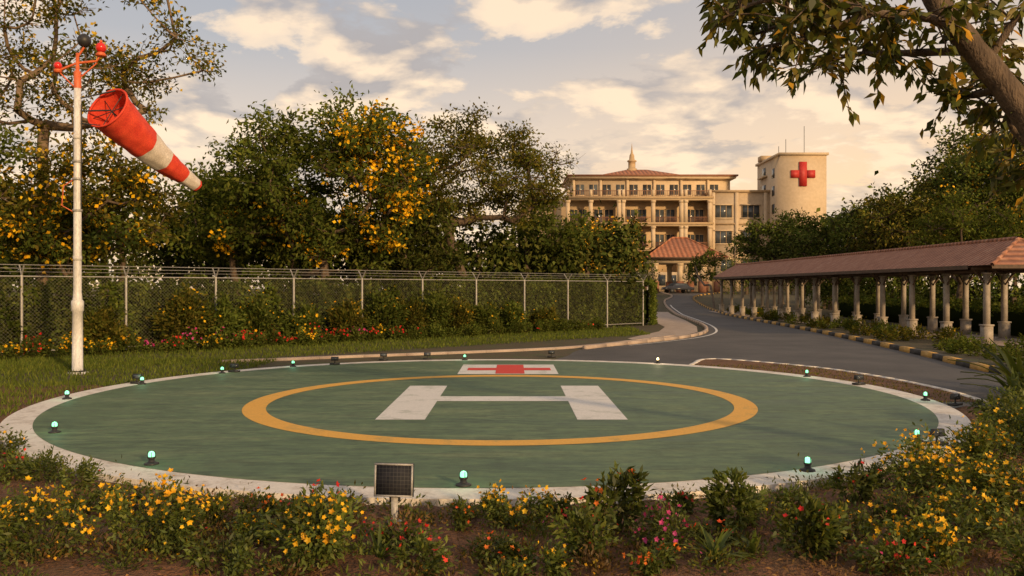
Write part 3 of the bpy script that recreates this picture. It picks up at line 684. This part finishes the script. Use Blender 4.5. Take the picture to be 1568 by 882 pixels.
# ---------------------------------------------------------------- solar lamp
so=empty('solar_lamp'); sx,sy=-1.08,7.85
a=Acc(); a.box((sx,sy,.12),(.06,.05,.34),0,.1); a.box((sx,sy,.03),(.13,.11,.06),0,.1); a.box((sx,sy+.02,.26),(.1,.06,.05),1,.1)
a.make('post',['grey','dark'],so)
tilt=rad(-6); a=Acc(); a.box((0,0,0),(.36,.05,.3),0)
a.box((0,-.028,.142),(.36,.012,.016),1); a.box((0,-.028,-.142),(.36,.012,.016),1); a.box((-.172,-.028,0),(.016,.012,.268),1); a.box((.172,-.028,0),(.016,.012,.268),1)
pn=a.make('housing',['dark','grey'],so); a=Acc(); a.box((0,-.0265,0),(.326,.006,.266),0); sc=a.make('cells',['solar'],so)
for o_ in(pn,sc): o_.location=(sx,sy-.02,.44); o_.rotation_euler=(tilt,0,-.12)

# ---------------------------------------------------------------- covered walkway
cw=empty('covered_walkway'); NP=14
def wpt(n,off=0): return (18.8-.07*n+off,33.8+3.0*n)
a=Acc()
for n in range(0,NP):
    for off in(0,2.5):
        x,y=wpt(n,off); g=gz(y)
        a.box((x,y,g+.35),(.34,.34,.7),0); a.box((x,y,g+.73),(.4,.4,.06),0); a.box((x,y,g+1.75),(.19,.19,1.98),0); a.box((x,y,g+2.78),(.28,.28,.08),0)
        s=-1 if off==0 else 1
        a.tube([(x,y,g+2.3),(x+s*.55,y,g+2.95)],.035,5,1)
        for dy in(-1,1): a.tube([(x,y+.1*dy,g+2.35),(x,y+.65*dy,g+2.88)],.035,5,1)
    x,y=wpt(n); a.box((x+1.25,y,gz(y)+2.98),(3.7,.12,.16),1); a.tube([(x+1.25,y,gz(y)+3.0),(x+1.25,y,gz(y)+4.0)],.05,5,1)
    for off in(0,2.5):
        if n<NP-1:
            p=wpt(n,off);q=wpt(n+1,off); a.tube([(p[0],p[1],gz(p[1])+2.9),(q[0],q[1],gz(q[1])+2.9)],.08,4,1)
a.make('columns_and_beams',['concrete','wood'],cw)
a=Acc()
def roofpt(n,off,z): x,y=wpt(n,off); return (x,y,gz(y)+z)
for n in range(0,NP-1):
    e0,e1=n,n+1
    for sgn in(0,1):
        oe=-.75 if sgn==0 else 3.25
        for zz,mt in((.0,0),(-.07,1)):
            a.add([roofpt(e0,oe,3.08+zz),roofpt(e1,oe,3.08+zz),roofpt(e1,1.25,4.15+zz),roofpt(e0,1.25,4.15+zz)],[[0,1,2,3]],mt)
        a.add([roofpt(e0,oe,3.1),roofpt(e1,oe,3.1),roofpt(e1,oe,2.94),roofpt(e0,oe,2.94)],[[0,1,2,3]],1)
    a.tube([roofpt(e0,1.25,4.17),roofpt(e1,1.25,4.17)],.09,6,0)
h=[roofpt(0,-.75,3.08),roofpt(0,3.25,3.08),roofpt(-.55,3.25,3.08),roofpt(-.55,-.75,3.08),roofpt(0,1.25,4.15)]
a.add([h[0],h[3],h[4],h[4]],[[0,1,2,3]],0); a.add([h[3],h[2],h[4],h[4]],[[0,1,2,3]],0); a.add([h[2],h[1],h[4],h[4]],[[0,1,2,3]],0)
a.tube([h[3],h[4]],.08,6,0); a.tube([h[2],h[4]],.08,6,0)
a.add([h[3],h[2],(h[2][0],h[2][1],2.94),(h[3][0],h[3][1],2.94)],[[0,1,2,3]],1)
a.make('tiled_roof',['tile','wood'],cw)
pw=[wpt(-1,-.4),wpt(NP,-.4),wpt(NP,2.9),wpt(-1,2.9)]; sheet('paving',pw,.03,'path',0,cw)

# ---------------------------------------------------------------- hospital
hb=empty('hospital_building'); B=1.6
w=Acc(); g=Acc(); rl=Acc(); rf=Acc()
FY=145.; X0,X1=9.3,34.; z2,z3,z4,z5=8.9,13.2,17.6,21.3
w.b2(X0-8,X1,FY+2.4,FY+16,B-.3,z4,1)
w.b2(X0+1.4,38.2,FY+4.5,FY+15.5,z4,z5,0)
w.b2(X0,X1,FY,FY+2.38,B-.3,4.9,0)
for z in(z2,z3,z4):
    w.b2(X0-.3,X1+.1,FY-.35,FY+2.39,z-.45,z+.0,0); w.b2(X0-.5,X1+.2,FY-.55,FY-.36,z-.2,z+.12,1)
cols=[9.5,13.4,18.2,18.9,24.0,28.8,29.5,33.6]
for c in cols:
    for (za,zb) in((4.9,z2-.46),(z2+.01,z3-.46),(z3+.01,z4-.46)):
        w.b2(c-.32,c+.32,FY-.2,FY+.45,za,zb,0); w.b2(c-.42,c+.42,FY-.3,FY+.5,zb-.4,zb-.003,0)
bays=[(9.9,13.0),(13.8,17.8),(19.3,23.6),(24.4,28.4),(29.9,33.2)]
for (a0,a1) in bays:
    for zb in(z2,z3):
        wd=(a1-a0); 
        for k in range(2):
            c=a0+wd*(.27+.46*k); g.b2(c-.75,c+.75,FY+2.3,FY+2.38,zb+.1,zb+2.5,0)
            for q in(-.78,0,.78): g.b2(c+q-.05,c+q+.05,FY+2.24,FY+2.31,zb+.1,zb+2.55,1)
            g.b2(c-.85,c+.85,FY+2.22,FY+2.31,zb+2.5,zb+2.65,1)
        rl.b2(a0,a1,FY-.02,FY+.06,zb+1.0,zb+1.1,0); rl.b2(a0,a1,FY-.02,FY+.06,zb+.12,zb+.2,0)
        for x in np.arange(a0+.15,a1,.22): rl.b2(x-.03,x+.03,FY,FY+.04,zb+.2,zb+1.0,0)
    for k in range(2):
        c=a0+(a1-a0)*(.27+.46*k); g.b2(c-.6,c+.6,FY-.05,FY+.01,B+1,B+2.8,0)
rl.b2(X0,X1,FY-.3,FY-.22,z4+1.05,z4+1.15,0)
for x in np.arange(X0,X1,.3): rl.b2(x-.03,x+.03,FY-.28,FY-.24,z4+.1,z4+1.05,0)
for c in cols: w.b2(c-.25,c+.25,FY-.33,FY+.1,z4+.13,z4+1.3,0)
for x in np.arange(X0+2.6,37.5,2.35):
    g.b2(x-.7,x+.7,FY+4.42,FY+4.49,z4+.9,z4+2.7,0); g.b2(x-.05,x+.05,FY+4.38,FY+4.43,z4+.9,z4+2.7,1); w.b2(x-.85,x+.85,FY+4.3,FY+4.49,z4+.72,z4+.89,0)
for x in np.arange(X0+1.5,38.2,4.7): w.b2(x-.2,x+.2,FY+4.2,FY+4.49,z4,z5-.02,0)
w.b2(X0+.6,39.0,FY+3.4,FY+16.2,z5,z5+.35,0); w.b2(X0+.2,39.3,FY+3.1,FY+16.5,z5+.36,z5+.62,2)
def hip(x0,x1,y0,y1,z,hh,acc,mat,inset):
    V=[(x0,y0,z),(x1,y0,z),(x1,y1,z),(x0,y1,z),(x0+inset,(y0+y1)/2,z+hh),(x1-inset,(y0+y1)/2,z+hh)]
    acc.add(V,[[0,1,5,4],[2,3,4,5],[1,2,5,5],[3,0,4,4]],mat)
hip(15.5,29.5,FY+3.6,FY+14,z5+.63,1.6,rf,0,5.2)
cxp=21.6; cy=FY+8.8
w.rev((cxp,cy,z5+1.9),[(.9,0),(.9,.5),(.65,.5),(.65,1.7),(.85,1.75),(.85,1.95),(.5,2.1),(.42,2.9),(.2,3.3),(.08,4.4),(.0,5.2)],10,1)
w.b2(34.02,44.5,FY+.6,FY+14,B-.3,18.5,0); w.b2(33.9,44.6,FY+.3,FY+14.2,18.5,18.9,1); w.b2(34.03,44.4,FY+.4,FY+.6,13.0,13.3,1)
for zb in(5.,9.8,14.2):
    for c in(36.,40.7):
        g.b2(c-1.5,c+1.5,FY+.5,FY+.59,zb,zb+2.1,0); w.b2(c-1.7,c+1.7,FY+.4,FY+.59,zb-.2,zb-.003,0); w.b2(c-1.7,c+1.7,FY+.3,FY+.59,zb+2.1,zb+2.3,0)
        for q in(-1.5,-.5,.5,1.5): g.b2(c+q-.04,c+q+.04,FY+.44,FY+.51,zb,zb+2.1,1)
for x in(34.3,38.3,43.2): w.b2(x-.3,x+.3,FY+.35,FY+.6,B,18.49,0)
w.b2(-4,9.25,FY+3,FY+12,B-.3,7.8,0); w.b2(-4.3,9.24,FY+2.6,FY+12.4,7.8,8.1,1)
for x in np.arange(-3,9,2.6): g.b2(x-.6,x+.6,FY+2.9,FY+2.99,B+2.6,B+4.4,0)
TX0,TX1,TY0,TY1,TZ=44.,51.6,140.,153.,24.
w.b2(TX0,TX1,TY0,TY1,B-.3,TZ,3); w.b2(TX0-.3,TX1+.3,TY0-.3,TY1+.3,TZ,TZ+.4,0)
w.b2(TX0-.12,TX1+.12,TY0-.12,TY1,13.0,13.3,0)
for k,zz in enumerate((21.5,18.5,15.5)):
    g.b2(TX0-.05,TX0+.02,TY0+3,TY0+4.4,zz-.8,zz+.8,0); w.b2(TX0-.6,TX0-.01,TY0+7,TY0+11,zz-.2,zz+.1,0); g.b2(TX0-.05,TX0+.02,TY0+8,TY0+10,zz+.2,zz+1.6,0)
for (x,hh) in((46.2,3.0),(49.3,5.2),(45.0,1.8)): rl.tube([(x,TY0+4,TZ+.3),(x,TY0+4,TZ+.3+hh)],.05,5,1)
w.b2(TX0-.5,TX0+1.6,TY1-4,TY1-2,TZ+.4,TZ+1.3,1)
w.make('walls',['cream','cream_dark','terr','cream'],hb); g.make('windows',['glass','cream_dark'],hb); rl.make('railings',['rail','dark'],hb); rf.make('roof',['tile2'],hb)
c=Acc(); cxx,czz=47.7,20.9; c.b2(cxx-.62,cxx+.62,TY0-.22,TY0-.02,czz-2,czz+2); c.b2(cxx-2,cxx-.62,TY0-.215,TY0-.02,czz-.62,czz+.62); c.b2(cxx+.62,cxx+2,TY0-.215,TY0-.02,czz-.62,czz+.62); c.make('red_cross',['red_paint'],hb)
ep=empty('entrance_porch'); a=Acc(); px0,px1,py0,py1=20.2,31.4,126.,137.
for x in(21.3,25.0,28.3,30.6):
    for y in(py0+1.0,py1-1.5):
        a.b2(x-.5,x+.5,y-.5,y+.5,1.3,3.2,1); a.b2(x-.32,x+.32,y-.32,y+.32,3.2,5.9,0); a.b2(x-.45,x+.45,y-.45,y+.45,5.6,5.899,0)
a.b2(px0+.5,px1-.4,py0+.5,py1-1,5.9,6.5,0); a.b2(px0+.2,px1-.1,py0+.2,py1,6.5,6.7,2)
hip(px0-.4,px1+.4,py0-.4,py1+.6,6.72,3.2,a,3,4.9)
a.b2(px0-.4,px1+.4,py0-.42,py0-.3,6.5,6.75,2)
for s in(0,1): a.tube([(px0-.4+(px1-px0+.8)*s,py0-.4,6.75),((px0+4.5) if s==0 else px1-4.5,(py0+py1+.2)/2,9.95)],.14,5,3)
a.tube([(px0+4.5,(py0+py1+.2)/2,9.95),(px1-4.5,(py0+py1+.2)/2,9.95)],.16,5,3)
a.make('structure',['cream','terr','wood','tile2'],ep)
def car(x,y,rot,z):
    a=Acc(); prof=[(-2.2,.45),(-2.25,.8),(-1.5,.95),(-1.1,1.4),(.7,1.45),(1.35,.98),(2.15,.85),(2.25,.5)]
    V=[];n=len(prof)
    for s in(-.85,.85):
        for (px,pz) in prof: wv=.72/.85 if pz>1.2 else 1; V.append((px,s*wv,pz))
    F=[[i,i+1,n+i+1,n+i] for i in range(n-1)]+[[0,n,2*n-1,n-1]]
    F+=[[0,1,6,7],[1,2,5,6],[2,3,4,5]]+[[n,n+1,n+6,n+7],[n+1,n+2,n+5,n+6],[n+2,n+3,n+4,n+5]]
    a.add(V,F,0)
    for s in(-1,1):
        a.add([(-1.35,.845*s*.99,.98),(-1.0,.75*s,1.34),(.65,.75*s,1.38),(1.15,.845*s*.99,1.0)],[[0,1,2,3]],1)
        for wx in(-1.35,1.4): a.tube([(wx,s*.68,.33),(wx,s*.88,.33)],.33,14,2,cap=True)
    a.add([(1.3,-.65,1.03),(1.3,.65,1.03),(.78,.6,1.43),(.78,-.6,1.43)],[[0,1,2,3]],1)
    a.box((2.2,.6,.7),(.1,.3,.14),3); a.box((2.2,-.6,.7),(.1,.3,.14),3)
    o=a.make('parked_car',['car','glass','dark','grey'],smooth=False); o.location=(x,y,z); o.rotation_euler=(0,0,rot)
car(24.0,123.5,rad(-160),gz(123.5)+.03)

# ---------------------------------------------------------------- sun, sky
sunaz=rad(146); sunel=rad(15)
sd=Vector((math.sin(sunaz)*math.cos(sunel),math.cos(sunaz)*math.cos(sunel),math.sin(sunel)))
sl=bpy.data.lights.new('sun','SUN'); sl.energy=3.9; sl.angle=rad(2.5); sl.color=(1,.67,.34)
so_=bpy.data.objects.new('sun',sl); so_.rotation_euler=sd.to_track_quat('Z','Y').to_euler(); so_.location=(20,-20,30); link(so_)
wd=bpy.data.worlds.new('World'); scene.world=wd; wd.use_nodes=True; nt=wd.node_tree; bg=nt.nodes['Background']
def mt(op,a_,b_=None,cl=False):
    n=nt.nodes.new('ShaderNodeMath'); n.operation=op; n.use_clamp=cl
    for i,x in enumerate((a_,b_)):
        if x is None: continue
        if isinstance(x,(int,float)): n.inputs[i].default_value=x
        else: nt.links.new(x,n.inputs[i])
    return n.outputs[0]
tc=nt.nodes.new('ShaderNodeTexCoord'); sx_=nt.nodes.new('ShaderNodeSeparateXYZ'); nt.links.new(tc.outputs['Generated'],sx_.inputs[0]); x_,y_,z_=sx_.outputs
zz=mt('ADD',mt('MAXIMUM',z_,0),.22)
cb=nt.nodes.new('ShaderNodeCombineXYZ'); nt.links.new(mt('DIVIDE',x_,zz),cb.inputs[0]); nt.links.new(mt('DIVIDE',y_,zz),cb.inputs[1])
def cl(off,scale,det=7,r=.58,dist=.25):
    mp=nt.nodes.new('ShaderNodeMapping'); mp.inputs['Location'].default_value=off; nt.links.new(cb.outputs[0],mp.inputs['Vector']); return noise(nt,mp.outputs[0],scale,det,r,dist)
OX,OY=11.3,5.2
n1=cl((OX,OY,0),2.6,7,.58,.15); n1b=cl((OX-.05,OY+.09,0),2.6,4,.55,.15)
msk=ramp(nt,[(.47,(0,0,0)),(.515,(.75,)*3),(.59,(1,1,1))]); nt.links.new(n1,msk.inputs[0])
lit=mt('ADD',mt('MULTIPLY',mt('SUBTRACT',n1,n1b),7.0),.5,True)
sky=ramp(nt,[(0,(1.0,.66,.36)),(.08,(.96,.68,.43)),(.17,(.76,.62,.50)),(.27,(.47,.46,.47)),(.4,(.35,.38,.44)),(.6,(.26,.30,.38)),(1,(.18,.23,.33))]); nt.links.new(z_,sky.inputs[0])
dt=mt('ADD',mt('MULTIPLY',x_,.5),mt('MULTIPLY',y_,.86)); gl=mt('POWER',mt('MAXIMUM',dt,0),9.0); gl=mt('MULTIPLY',gl,mt('SUBTRACT',1,mt('MULTIPLY',z_,2.0),True))
base=mixc(nt,mt('MULTIPLY',gl,.85),sky.outputs[0],(1.15,.76,.40))
cc_=mixc(nt,lit,(.44,.385,.36),(1.12,.84,.56))
skyc=mixc(nt,mt('MULTIPLY',msk.outputs[0],.85),base,cc_)
nis=nt.nodes.new('ShaderNodeTexSky'); nis.sky_type='NISHITA'; nis.sun_disc=False; nis.sun_elevation=sunel; nis.sun_rotation=sunaz
add=nt.nodes.new('ShaderNodeVectorMath'); add.operation='SCALE'; nt.links.new(nis.outputs[0],add.inputs[0]); add.inputs['Scale'].default_value=.012
ad2=nt.nodes.new('ShaderNodeVectorMath'); ad2.operation='ADD'; nt.links.new(skyc,ad2.inputs[0]); nt.links.new(add.outputs[0],ad2.inputs[1])
nt.links.new(ad2.outputs[0],bg.inputs['Color']); bg.inputs['Strength'].default_value=1.0

# ---------------------------------------------------------------- camera
cam=bpy.data.cameras.new('camera'); cam.lens=30; cam.sensor_width=36; cam.clip_end=2000; cam.clip_start=.1
co=bpy.data.objects.new('camera',cam); co.location=(0,0,2.2); co.rotation_euler=(rad(90),0,0); link(co); scene.camera=co
scene.view_settings.view_transform='Standard'; scene.view_settings.look='None'; scene.view_settings.exposure=0
